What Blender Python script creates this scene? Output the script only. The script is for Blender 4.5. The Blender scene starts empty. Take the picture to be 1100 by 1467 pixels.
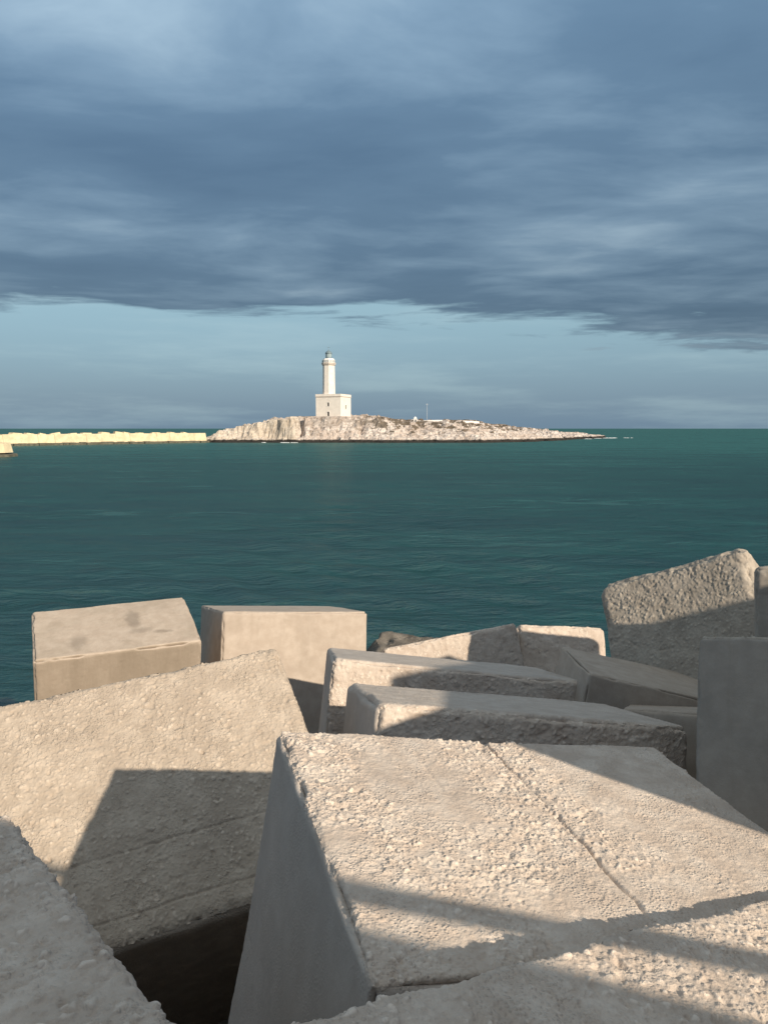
import bpy, math, random
import numpy as np
from mathutils import Matrix, Vector, Euler

S = bpy.context.scene
COL = S.collection
R = math.radians

# ------------------------------------------------------------------ camera
CAM_Z = 6.2
cam = bpy.data.cameras.new('camera')
cam.sensor_fit = 'VERTICAL'; cam.sensor_height = 36.0; cam.sensor_width = 36.0
cam.lens = 36.0 * 1110.0 / 1467.0
cam.clip_start = 0.05; cam.clip_end = 80000
camo = bpy.data.objects.new('camera', cam); COL.objects.link(camo)
camo.location = (0, 0, CAM_Z); camo.rotation_euler = (R(90 - 6.15), 0, 0)
S.camera = camo

# ------------------------------------------------------------------ sky, sun, exposure
SUN_AZ, SUN_EL = 41.4, 23.4            # degrees right of straight behind the camera / above the horizon
sdir = Vector((math.sin(R(SUN_AZ)) * math.cos(R(SUN_EL)), -math.cos(R(SUN_AZ)) * math.cos(R(SUN_EL)), math.sin(R(SUN_EL))))
sl = bpy.data.lights.new('sun', 'SUN'); sl.energy = 4.3; sl.angle = R(0.75); sl.color = (1.0, 0.87, 0.69)
slo = bpy.data.objects.new('sun', sl); COL.objects.link(slo)
slo.rotation_euler = sdir.to_track_quat('Z', 'Y').to_euler(); slo.location = (30, -35, 40)

S.view_settings.view_transform = 'Standard'; S.view_settings.look = 'None'
S.view_settings.exposure = 0.45; S.view_settings.gamma = 1.0; S.view_settings.use_curve_mapping = False

W = bpy.data.worlds.new('World'); S.world = W; W.use_nodes = True

class NT:
    """small helper round a node tree"""
    def __init__(s, tree): s.t = tree; s.n = tree.nodes; s.l = tree.links
    def new(s, typ, **kw):
        n = s.n.new(typ)
        for k, v in kw.items():
            if k.startswith('i_'):
                key = k[2:]; n.inputs[int(key) if key.isdigit() else key.replace('_', ' ')].default_value = v
            else: setattr(n, k, v)
        return n
    def link(s, a, b): s.l.new(a, b)
    def _in(s, sock, v):
        if isinstance(v, (int, float)): sock.default_value = v
        elif isinstance(v, (tuple, list)): sock.default_value = v
        else: s.l.new(v, sock)
    def math(s, op, a, b=0.0, c=0.0, clamp=False):
        n = s.n.new('ShaderNodeMath'); n.operation = op; n.use_clamp = clamp
        s._in(n.inputs[0], a); s._in(n.inputs[1], b); s._in(n.inputs[2], c); return n.outputs[0]
    def ramp(s, v, lo, hi, a=0.0, b=1.0, smooth=True):
        n = s.n.new('ShaderNodeMapRange'); n.interpolation_type = 'SMOOTHSTEP' if smooth else 'LINEAR'
        s._in(n.inputs[0], v)
        for i, x in enumerate((lo, hi, a, b)): s._in(n.inputs[i + 1], x)
        return n.outputs[0]
    def mix(s, f, a, b, mode='MIX'):
        n = s.n.new('ShaderNodeMix'); n.data_type = 'RGBA'; n.blend_type = mode
        s._in(n.inputs[0], f); s._in(n.inputs[6], a if not isinstance(a, tuple) else (*a, 1)[:4]); s._in(n.inputs[7], b if not isinstance(b, tuple) else (*b, 1)[:4]); return n.outputs[2]
    def noise(s, vec, scale, detail=4, rough=0.55, dist=0.0, out=0):
        n = s.n.new('ShaderNodeTexNoise'); s._in(n.inputs['Scale'], scale)
        n.inputs['Detail'].default_value = detail; n.inputs['Roughness'].default_value = rough; n.inputs['Distortion'].default_value = dist
        if vec is not None: s.l.new(vec, n.inputs['Vector'])
        return n.outputs[out]
    def mapping(s, vec, loc=(0, 0, 0), rot=(0, 0, 0), sc=(1, 1, 1)):
        n = s.n.new('ShaderNodeMapping'); s.l.new(vec, n.inputs[0])
        n.inputs[1].default_value = loc; n.inputs[2].default_value = rot; n.inputs[3].default_value = sc; return n.outputs[0]
    def comb(s, x, y, z):
        n = s.n.new('ShaderNodeCombineXYZ')
        for i, v in enumerate((x, y, z)): s._in(n.inputs[i], v)
        return n.outputs[0]

w = NT(W.node_tree); W.node_tree.nodes.clear()
tc = w.new('ShaderNodeTexCoord')
sep = w.new('ShaderNodeSeparateXYZ'); w.link(tc.outputs['Generated'], sep.inputs[0])
dx, dy, dz = sep.outputs
sky = w.new('ShaderNodeTexSky', sky_type='NISHITA', sun_disc=False, sun_elevation=R(SUN_EL), sun_rotation=math.atan2(sdir.x, sdir.y), altitude=0.0, air_density=1.0, dust_density=2.2, ozone_density=2.0)
# cloud deck: a flat layer overhead; every direction is carried up to that layer, so it foreshortens towards the horizon
zc = w.math('MAXIMUM', dz, 0.012)
zl = w.math('ADD', zc, 0.045)
px = w.math('DIVIDE', dx, zl); py = w.math('DIVIDE', dy, zl)
pl = w.comb(px, py, 0.0)
warp = w.noise(w.mapping(pl, sc=(0.5, 0.5, 1)), 1.0, 3, 0.5, out=1)
plw = w.new('ShaderNodeVectorMath', operation='ADD'); w.link(pl, plw.inputs[0])
wsc = w.new('ShaderNodeVectorMath', operation='SCALE'); w.link(warp, wsc.inputs[0]); wsc.inputs['Scale'].default_value = 0.9
w.link(wsc.outputs[0], plw.inputs[1]); plv = plw.outputs[0]
n_big = w.noise(w.mapping(plv, loc=(3.1, 1.7, 0), rot=(0, 0, R(-14)), sc=(0.34, 0.50, 1)), 1.0, 4, 0.52)
n_mid = w.noise(w.mapping(plv, loc=(7.3, 4.4, 0), rot=(0, 0, R(-20)), sc=(0.8, 1.25, 1)), 1.0, 6, 0.55)
n_fine = w.noise(w.mapping(plv, loc=(1.3, 9.1, 2), rot=(0, 0, R(-20)), sc=(2.6, 3.6, 1)), 1.0, 6, 0.62)
# far edge of the deck, a straight front with a ragged border
edge = w.math('ADD', py, w.math('MULTIPLY', px, -0.27))
edge = w.math('ADD', edge, w.math('MULTIPLY', w.math('SUBTRACT', n_mid, 0.5), 3.4))
edge = w.math('ADD', edge, w.math('MULTIPLY', w.math('SUBTRACT', n_fine, 0.5), 0.9))
deck = w.ramp(edge, 5.75, 5.15)
# body of the deck: darker thick parts, lighter thin parts
thick = w.math('ADD', w.math('MULTIPLY', n_big, 0.52), w.math('ADD', w.math('MULTIPLY', n_mid, 0.42), w.math('MULTIPLY', n_fine, 0.06)))
cr = w.new('ShaderNodeValToRGB'); w.link(thick, cr.inputs[0])
e = cr.color_ramp.elements
e[0].position = 0.36; e[0].color = (0.31, 0.425, 0.515, 1)
e[1].position = 0.60; e[1].color = (0.078, 0.142, 0.220, 1)
m = e.new(0.435); m.color = (0.175, 0.270, 0.365, 1)
m = e.new(0.50); m.color = (0.106, 0.182, 0.268, 1)
# bank of haze and thin cloud standing along the horizon below the deck
lowf = w.ramp(dz, 0.0, 0.17)
n_low = w.noise(w.mapping(tc.outputs['Generated'], sc=(2.0, 2.0, 16.0)), 1.6, 6, 0.6)
lowc = w.mix(lowf, (0.150, 0.235, 0.325), (0.265, 0.420, 0.490))
lowc = w.mix(w.ramp(n_low, 0.45, 0.72, 0.0, 0.4), lowc, (0.36, 0.50, 0.55))
nish = w.new('ShaderNodeVectorMath', operation='SCALE'); w.link(sky.outputs[0], nish.inputs[0]); nish.inputs['Scale'].default_value = 0.06
clear = w.mix(0.28, lowc, nish.outputs[0])
deckc = w.mix(0.22, cr.outputs[0], nish.outputs[0])      # sunlight seeping through the thin parts of the deck
# an overcast deck is brightest overhead and dims towards the horizon; thin cloud overhead gets an added warm tint to warm the shade
lum = w.math('ADD', w.math('MULTIPLY', zc, 1.45), 0.52)
tint = w.mix(w.ramp(dz, 0.45, 1.0), (1.0, 1.0, 1.0), (1.70, 1.12, 0.74))
dsc = w.new('ShaderNodeVectorMath', operation='SCALE'); w.link(w.mix(1.0, deckc, tint, 'MULTIPLY'), dsc.inputs[0]); w.link(lum, dsc.inputs['Scale'])
skyc = w.mix(deck, clear, dsc.outputs[0])
bg = w.new('ShaderNodeBackground'); w.link(skyc, bg.inputs[0]); bg.inputs[1].default_value = 1.0
wo = w.new('ShaderNodeOutputWorld'); w.link(bg.outputs[0], wo.inputs[0])

# ------------------------------------------------------------------ helpers
def tag(o, label=None, cat=None, group=None, kind=None):
    if label: o['label'] = label
    if cat: o['category'] = cat
    if group: o['group'] = group
    if kind: o['kind'] = kind
    return o

def link_mesh(name, me, parent=None):
    o = bpy.data.objects.new(name, me); COL.objects.link(o)
    if parent: o.parent = parent
    return o

def np_mesh(name, V, Q, mat=None, smooth=True, attrs=None):
    me = bpy.data.meshes.new(name)
    V = np.asarray(V, np.float32); Q = np.asarray(Q, np.int32)
    me.vertices.add(len(V)); me.vertices.foreach_set('co', V.ravel())
    k = Q.shape[1]
    me.loops.add(Q.size); me.loops.foreach_set('vertex_index', Q.ravel())
    me.polygons.add(len(Q)); me.polygons.foreach_set('loop_start', np.arange(0, Q.size, k, dtype=np.int32))
    me.polygons.foreach_set('use_smooth', np.full(len(Q), smooth))
    if attrs:
        for an, av in attrs.items():
            a = me.attributes.new(an, 'FLOAT', 'POINT'); a.data.foreach_set('value', np.asarray(av, np.float32))
    me.update(calc_edges=True)
    if mat: me.materials.append(mat)
    return me

class MB:
    """collects boxes, prisms and lathes into one mesh"""
    def __init__(s): s.v = []; s.f = []
    def poly(s, vs, fs):
        o = len(s.v); s.v += [tuple(v) for v in vs]; s.f += [tuple(o + i for i in f) for f in fs]
    def box(s, c, d, rz=0.0):
        x, y, z = d[0] / 2, d[1] / 2, d[2] / 2; ca, sa = math.cos(rz), math.sin(rz); vs = []
        for k in (-z, z):
            for a, b in ((-x, -y), (x, -y), (x, y), (-x, y)):
                vs.append((c[0] + a * ca - b * sa, c[1] + a * sa + b * ca, c[2] + k))
        s.poly(vs, [(3, 2, 1, 0), (4, 5, 6, 7), (0, 1, 5, 4), (1, 2, 6, 5), (2, 3, 7, 6), (3, 0, 4, 7)])
    def lathe(s, prof, n, c=(0, 0), a0=0.0, cap=True):
        vs = []
        for r, z in prof:
            for i in range(n):
                a = a0 + 2 * math.pi * i / n; vs.append((c[0] + r * math.cos(a), c[1] + r * math.sin(a), z))
        fs = []
        for j in range(len(prof) - 1):
            for i in range(n):
                k = (i + 1) % n; fs.append((j * n + i, j * n + k, (j + 1) * n + k, (j + 1) * n + i))
        if cap:
            fs.append(tuple(reversed(range(n)))); fs.append(tuple((len(prof) - 1) * n + i for i in range(n)))
        s.poly(vs, fs)
    def bar(s, a, b, r, n=6):
        a, b = Vector(a), Vector(b); d = (b - a).normalized(); u = d.orthogonal().normalized(); v = d.cross(u); vs = []
        for p in (a, b):
            for i in range(n):
                t = 2 * math.pi * i / n; vs.append(p + u * (r * math.cos(t)) + v * (r * math.sin(t)))
        s.poly(vs, [(i, (i + 1) % n, n + (i + 1) % n, n + i) for i in range(n)] + [tuple(reversed(range(n))), tuple(range(n, 2 * n))])
    def build(s, name, mat, parent=None, smooth=False):
        me = bpy.data.meshes.new(name); me.from_pydata(s.v, [], s.f); me.update()
        if smooth: me.polygons.foreach_set('use_smooth', [True] * len(me.polygons))
        me.materials.append(mat); return link_mesh(name, me, parent)

def empty(name, loc, rz=0.0):
    o = bpy.data.objects.new(name, None); COL.objects.link(o); o.location = loc; o.rotation_euler = (0, 0, rz); o.empty_display_size = 0.2
    return o

# ---- numpy noise
def _h(ix, iy, iz, k):
    h = (ix.astype(np.int64) * 73856093) ^ (iy.astype(np.int64) * 19349663) ^ (iz.astype(np.int64) * 83492791) ^ (k * 2654435761)
    h &= 0xFFFFFFFF
    h = (h ^ (h >> 15)) * 0x2C1B3C6D & 0xFFFFFFFF
    h = (h ^ (h >> 12)) * 0x297A2D39 & 0xFFFFFFFF
    h = h ^ (h >> 15)
    return (h & 0xFFFFFF).astype(np.float32) / np.float32(0x1000000)

def vnoise(p, sc, k=0):
    q = p * sc; i = np.floor(q).astype(np.int64); f = (q - i).astype(np.float32); f = f * f * f * (f * (f * 6 - 15) + 10); r = 0
    for a in (0, 1):
        for b in (0, 1):
            for c in (0, 1):
                wt = (f[:, 0] if a else 1 - f[:, 0]) * (f[:, 1] if b else 1 - f[:, 1]) * (f[:, 2] if c else 1 - f[:, 2])
                r = r + wt * _h(i[:, 0] + a, i[:, 1] + b, i[:, 2] + c, k)
    return r * 2 - 1

def fbm(p, sc, k=0, o=4, g=0.5):
    r = 0; a = 1.0; t = 0
    for j in range(o): r = r + a * vnoise(p, sc * 2 ** j, k + j); t += a; a *= g
    return r / t

def pebbles(p, cell, k=0, keep=0.75):
    """rounded stones set in a surface: height 0..1 and an id 0..1 for each point"""
    q = p / cell; q = q + 0.30 * np.stack([vnoise(q, 1.7, k + 11), vnoise(q, 1.7, k + 12), vnoise(q, 1.7, k + 13)], 1)
    i = np.floor(q).astype(np.int64); best = np.zeros(len(p), np.float32); bid = np.zeros(len(p), np.float32)
    for a in (-1, 0, 1):
        for b in (-1, 0, 1):
            for c in (-1, 0, 1):
                x, y, z = i[:, 0] + a, i[:, 1] + b, i[:, 2] + c
                d2 = (q[:, 0] - x - _h(x, y, z, k)) ** 2 + (q[:, 1] - y - _h(x, y, z, k + 1)) ** 2 + (q[:, 2] - z - _h(x, y, z, k + 2)) ** 2
                idv = _h(x, y, z, k + 3); rr = 0.32 + 0.36 * idv
                h = sstep(1 - np.sqrt(d2) / rr, 0.0, 0.62) * (0.55 + 0.45 * _h(x, y, z, k + 4)) * (_h(x, y, z, k + 5) < keep)
                u = h > best; best = np.where(u, h, best); bid = np.where(u, idv, bid)
    return best.astype(np.float32), bid.astype(np.float32)

def sstep(x, a, b):
    t = np.clip((x - a) / (b - a), 0, 1); return t * t * (3 - 2 * t)

# ------------------------------------------------------------------ materials
def new_mat(name):
    m = bpy.data.materials.new(name); m.use_nodes = True; t = NT(m.node_tree); m.node_tree.nodes.clear()
    b = t.new('ShaderNodeBsdfPrincipled'); o = t.new('ShaderNodeOutputMaterial'); t.link(b.outputs[0], o.inputs[0])
    return m, t, b

def concrete(name, base, pale, dark, stain=0.25, bump=0.6, skin_shade=0.0):
    m, t, b = new_mat(name)
    tcn = t.new('ShaderNodeTexCoord'); oi = t.new('ShaderNodeObjectInfo')
    off = t.new('ShaderNodeVectorMath', operation='ADD'); t.link(tcn.outputs['Object'], off.inputs[0])
    rs = t.new('ShaderNodeVectorMath', operation='SCALE'); rs.inputs[0].default_value = (17, 31, 23); t.link(oi.outputs['Random'], rs.inputs['Scale'])
    t.link(rs.outputs[0], off.inputs[1]); v = off.outputs[0]
    big = t.noise(v, 1.6, 6, 0.65); mid = t.noise(v, 7.0, 5, 0.6); fine = t.noise(v, 55.0, 4, 0.6); grit = t.noise(v, 190.0, 2, 0.6)
    c = t.mix(t.ramp(mid, 0.35, 0.7), base, pale)
    c = t.mix(t.ramp(big, 0.46, 0.66, 0.0, stain * 1.5), c, dark)
    pe = t.new('ShaderNodeAttribute', attribute_name='peb'); pid = t.new('ShaderNodeAttribute', attribute_name='pid')
    pc = t.new('ShaderNodeValToRGB'); t.link(pid.outputs['Fac'], pc.inputs[0])
    pc.color_ramp.elements[0].color = (*[x * 0.72 for x in base], 1); pc.color_ramp.elements[1].color = (*[min(1, x * 1.22) for x in pale], 1)
    mm = pc.color_ramp.elements.new(0.25); mm.color = (*[x * 1.0 for x in pale], 1)
    c = t.mix(t.ramp(pe.outputs['Fac'], 0.3, 0.8, 0, 0.8), c, pc.outputs[0])
    sk = t.new('ShaderNodeAttribute', attribute_name='skin_shade'); lum_ = sum(base) / 3
    if skin_shade: c = t.mix(t.math('MULTIPLY', sk.outputs['Fac'], skin_shade), c, (lum_ * 0.80, lum_ * 0.76, lum_ * 0.73))      # formed faces painted darker for their shade, besides a greyer cement skin
    # run-off streaks and blotches
    stk = t.noise(t.mapping(v, sc=(6, 6, 0.7)), 1.0, 4, 0.6); c = t.mix(t.ramp(stk, 0.55, 0.75, 0.0, stain * 1.1), c, dark)
    c = t.mix(t.ramp(fine, 0.3, 0.75, 0.0, 0.22), c, tuple(x * 0.72 for x in base))
    # darker flecks and pits between the stones
    vor = t.new('ShaderNodeTexVoronoi'); vor.inputs['Scale'].default_value = 38; t.link(v, vor.inputs['Vector'])
    fl = t.math('MULTIPLY', t.ramp(vor.outputs['Distance'], 0.12, 0.02), t.ramp(mid, 0.45, 0.6))
    c = t.mix(t.math('MULTIPLY', fl, 0.45), c, tuple(x * 0.5 for x in dark))
    t.link(c, b.inputs['Base Color']); b.inputs['Roughness'].default_value = 0.93; b.inputs['Specular IOR Level'].default_value = 0.2
    vg = t.new('ShaderNodeTexVoronoi'); vg.inputs['Scale'].default_value = 72; vg.inputs['Randomness'].default_value = 1.0; t.link(v, vg.inputs['Vector'])
    dome = t.math('MULTIPLY', t.ramp(vg.outputs['Distance'], 0.55, 0.05), t.ramp(t.noise(v, 4.0, 4, 0.6), 0.40, 0.62))
    hgt = t.math('ADD', t.math('ADD', t.math('MULTIPLY', fine, 0.8), t.math('MULTIPLY', grit, 0.4)), t.math('MULTIPLY', dome, 0.8))
    hgt = t.math('MULTIPLY', hgt, t.ramp(sk.outputs['Fac'], 0.0, 0.8, 1.0, 0.25))
    bp = t.new('ShaderNodeBump'); bp.inputs['Strength'].default_value = bump; bp.inputs['Distance'].default_value = 0.012
    t.link(hgt, bp.inputs['Height']); t.link(bp.outputs[0], b.inputs['Normal'])
    return m

M_CONC = concrete('concrete_aggregate', (0.525, 0.432, 0.362), (0.65, 0.56, 0.485), (0.38, 0.31, 0.26), skin_shade=0.85)
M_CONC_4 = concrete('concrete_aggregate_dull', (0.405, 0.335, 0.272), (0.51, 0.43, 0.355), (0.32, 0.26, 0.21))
M_CONC_S = concrete('concrete_smooth', (0.415, 0.345, 0.288), (0.475, 0.405, 0.345), (0.31, 0.255, 0.21), 0.25, 0.16)
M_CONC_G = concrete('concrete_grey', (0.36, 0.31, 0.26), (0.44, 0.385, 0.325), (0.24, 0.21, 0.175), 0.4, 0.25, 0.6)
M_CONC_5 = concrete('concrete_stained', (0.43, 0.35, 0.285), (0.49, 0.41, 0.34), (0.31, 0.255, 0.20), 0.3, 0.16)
def add_stains(mat):
    t = NT(mat.node_tree); b = [n for n in t.n if n.type == 'BSDF_PRINCIPLED'][0]; src = b.inputs['Base Color'].links[0].from_socket
    tcn = t.new('ShaderNodeTexCoord'); ob = tcn.outputs['Object']; wob = t.noise(ob, 6.0, 4, 0.6, out=1)
    vm = t.new('ShaderNodeVectorMath', operation='MULTIPLY_ADD'); t.link(wob, vm.inputs[0]); vm.inputs[1].default_value = (0.18, 0.18, 0.0); t.link(ob, vm.inputs[2])
    c = src
    for (x, y, sx, sy, f) in ((0.24, 0.11, 0.13, 0.32, 0.62), (0.30, -0.2, 0.20, 0.10, 0.4), (-0.47, -0.33, 0.14, 0.26, 0.45), (0.58, -0.30, 0.17, 0.06, 0.5)):
        mp = t.mapping(vm.outputs[0], loc=(-x / sx - 0.09 / sx, -y / sy - 0.09 / sy, 0), sc=(1 / sx, 1 / sy, 0.0)); ln = t.new('ShaderNodeVectorMath', operation='LENGTH'); t.link(mp, ln.inputs[0])
        c = t.mix(t.ramp(ln.outputs['Value'], 1.0, 0.35, 0, f), c, (0.20, 0.165, 0.135))
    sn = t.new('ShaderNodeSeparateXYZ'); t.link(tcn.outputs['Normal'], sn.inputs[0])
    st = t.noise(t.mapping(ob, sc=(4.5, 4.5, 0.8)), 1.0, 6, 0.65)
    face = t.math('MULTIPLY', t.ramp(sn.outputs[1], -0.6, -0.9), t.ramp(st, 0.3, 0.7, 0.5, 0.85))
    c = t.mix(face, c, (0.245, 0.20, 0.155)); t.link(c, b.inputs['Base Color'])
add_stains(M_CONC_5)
M_ROCK = concrete('bank_rock', (0.15, 0.132, 0.112), (0.21, 0.185, 0.16), (0.08, 0.07, 0.06), 0.6, 0.6)

# ------------------------------------------------------------------ sea: one sheet to the horizon, with real swell near the shore
def make_sea():
    a_front = np.radians(np.linspace(-62, 62, 600)); a_back = np.radians(np.linspace(62, 298, 60))[1:-1]
    ang = np.concatenate([a_front, a_back]); rad = np.concatenate([5.0 * (400 / 5.0) ** (np.linspace(0, 1, 380)), 400 * (60000 / 400) ** (np.linspace(0, 1, 60)[1:])])
    A, Rr = np.meshgrid(ang, rad); X = np.sin(A) * Rr; Y = np.cos(A) * Rr
    sp = np.gradient(rad)[:, None] * np.ones_like(A)
    rng = np.random.default_rng(5); Z = np.zeros_like(X); P = np.stack([X.ravel(), Y.ravel(), np.zeros(X.size)], 1)
    gust = (0.75 + 0.5 * vnoise(P, 1 / 14.0, 7)).reshape(X.shape)
    for j in range(46):
        L = 0.45 * (5.0 / 0.45) ** rng.random(); th = rng.normal(math.radians(205), 0.55); k = 2 * math.pi / L
        amp = 0.0085 * L ** 0.7; fade = np.clip((L / (2.6 * sp) - 1) / 1.2, 0, 1)
        ph = rng.random() * 6.28 + 0.9 * vnoise(P, 1 / (L * 4), 20 + j).reshape(X.shape) * 2
        s = np.sin(k * (X * math.sin(th) + Y * math.cos(th)) + ph)
        Z += amp * fade * gust * (1 - 2 * np.abs(np.sin((k * (X * math.sin(th) + Y * math.cos(th)) + ph) / 2)) ** 0.9 * 1.0 if j % 3 == 0 else s)
    V = np.stack([X, Y, Z], 2).reshape(-1, 3); nr, na = X.shape
    i = np.arange(nr - 1)[:, None] * na; j = np.arange(na)[None]; jn = (j + 1) % na
    Q = np.stack([i + j, i + jn, i + na + jn, i + na + j], 2).reshape(-1, 4)[:, ::-1]
    m, t, b = new_mat('sea_water')
    g = t.new('ShaderNodeNewGeometry'); pos = g.outputs['Position']
    lp = t.mapping(pos, rot=(0, 0, R(-10)), sc=(0.55, 1.5, 1))
    n1 = t.noise(lp, 0.9, 4, 0.6); n2 = t.noise(lp, 3.4, 3, 0.6); n3 = t.noise(t.mapping(pos, sc=(0.4, 1, 1)), 0.16, 4, 0.6)
    patch = t.noise(t.mapping(pos, sc=(0.5, 1.0, 1)), 0.021, 4, 0.55)
    c = t.mix(t.ramp(patch, 0.35, 0.68), (0.004, 0.047, 0.045), (0.008, 0.066, 0.062))
    c = t.mix(t.ramp(n3, 0.42, 0.7, 0.0, 0.5), c, (0.003, 0.028, 0.034))  # dark streaks painted in for wave contrast that the shading lacks
    rp = t.noise(t.mapping(pos, rot=(0, 0, R(-8)), sc=(0.22, 0.75, 1)), 1.0, 5, 0.62); rq = t.noise(t.mapping(pos, rot=(0, 0, R(6)), sc=(0.035, 0.13, 1)), 1.0, 5, 0.6)
    sx = t.new('ShaderNodeSeparateXYZ'); t.link(pos, sx.inputs[0])
    # water grows paler and greener with distance, out towards the island
    c = t.mix(t.ramp(sx.outputs[1], 35.0, 300.0, 0.0, 0.8), c, (0.024, 0.128, 0.116))
    c = t.mix(t.ramp(rp, 0.46, 0.66, 0.0, 0.55), c, (0.003, 0.030, 0.032)); c = t.mix(t.ramp(rq, 0.47, 0.66, 0.0, 0.5), c, (0.004, 0.036, 0.040))  # dark ripples painted into the colour, standing in for shade on steeper waves
    c = t.mix(t.ramp(t.math('MULTIPLY', rp, rq), 0.19, 0.13, 0.0, 0.35), c, (0.05, 0.14, 0.135))
    h = t.math('ADD', t.math('MULTIPLY', n1, 0.26), t.math('MULTIPLY', n2, 0.075))
    h = t.math('ADD', h, t.math('MULTIPLY', n3, 0.5))
    bp = t.new('ShaderNodeBump'); bp.inputs['Strength'].default_value = 0.8; bp.inputs['Distance'].default_value = 1.0
    t.link(h, bp.inputs['Height'])
    # water body colour under a rippled mirror: ripples too small to build keep the grazing reflection low
    m.node_tree.nodes.remove(b); df = t.new('ShaderNodeBsdfDiffuse'); t.link(c, df.inputs[0]); t.link(bp.outputs[0], df.inputs['Normal'])
    gl = t.new('ShaderNodeBsdfGlossy'); gl.inputs['Roughness'].default_value = 0.26; t.link(bp.outputs[0], gl.inputs['Normal'])
    fr = t.new('ShaderNodeFresnel'); fr.inputs['IOR'].default_value = 1.333; t.link(bp.outputs[0], fr.inputs['Normal'])
    mx = t.new('ShaderNodeMixShader'); t.link(t.ramp(fr.outputs[0], 0.0, 0.8, 0.0, 0.165, False), mx.inputs[0]); t.link(df.outputs[0], mx.inputs[1]); t.link(gl.outputs[0], mx.inputs[2])
    out = [n for n in m.node_tree.nodes if n.type == 'OUTPUT_MATERIAL'][0]; t.link(mx.outputs[0], out.inputs[0])
    o = link_mesh('sea', np_mesh('sea', V, Q, m)); tag(o, kind='structure'); return o
make_sea()

# ------------------------------------------------------------------ the island
LH = (-23.6, 366.0)                       # lighthouse spot
def poly_sd(X, Y, poly):
    P = np.array(poly, float); d = np.full(X.shape, 1e9); ins = np.zeros(X.shape, bool)
    for k in range(len(P)):
        a, b = P[k], P[(k + 1) % len(P)]; ex, ey = b - a
        t = np.clip(((X - a[0]) * ex + (Y - a[1]) * ey) / (ex * ex + ey * ey), 0, 1)
        d = np.minimum(d, np.hypot(X - a[0] - t * ex, Y - a[1] - t * ey))
        c = ((a[1] > Y) != (b[1] > Y)) & (X < (b[0] - a[0]) * (Y - a[1]) / (b[1] - a[1] + 1e-12) + a[0]); ins ^= c
    return np.where(ins, d, -d)

SHORE = [(-86, 346), (-70, 343), (-52, 345), (-36, 341), (-18, 343), (0, 340), (18, 343), (34, 341), (50, 345), (60, 356), (70, 366), (76, 384), (90, 402), (97, 426), (110, 446),
         (122, 470), (138, 500), (146, 520), (138, 535), (118, 540), (80, 520), (30, 500), (-20, 480), (-60, 450), (-84, 410)]

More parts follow.
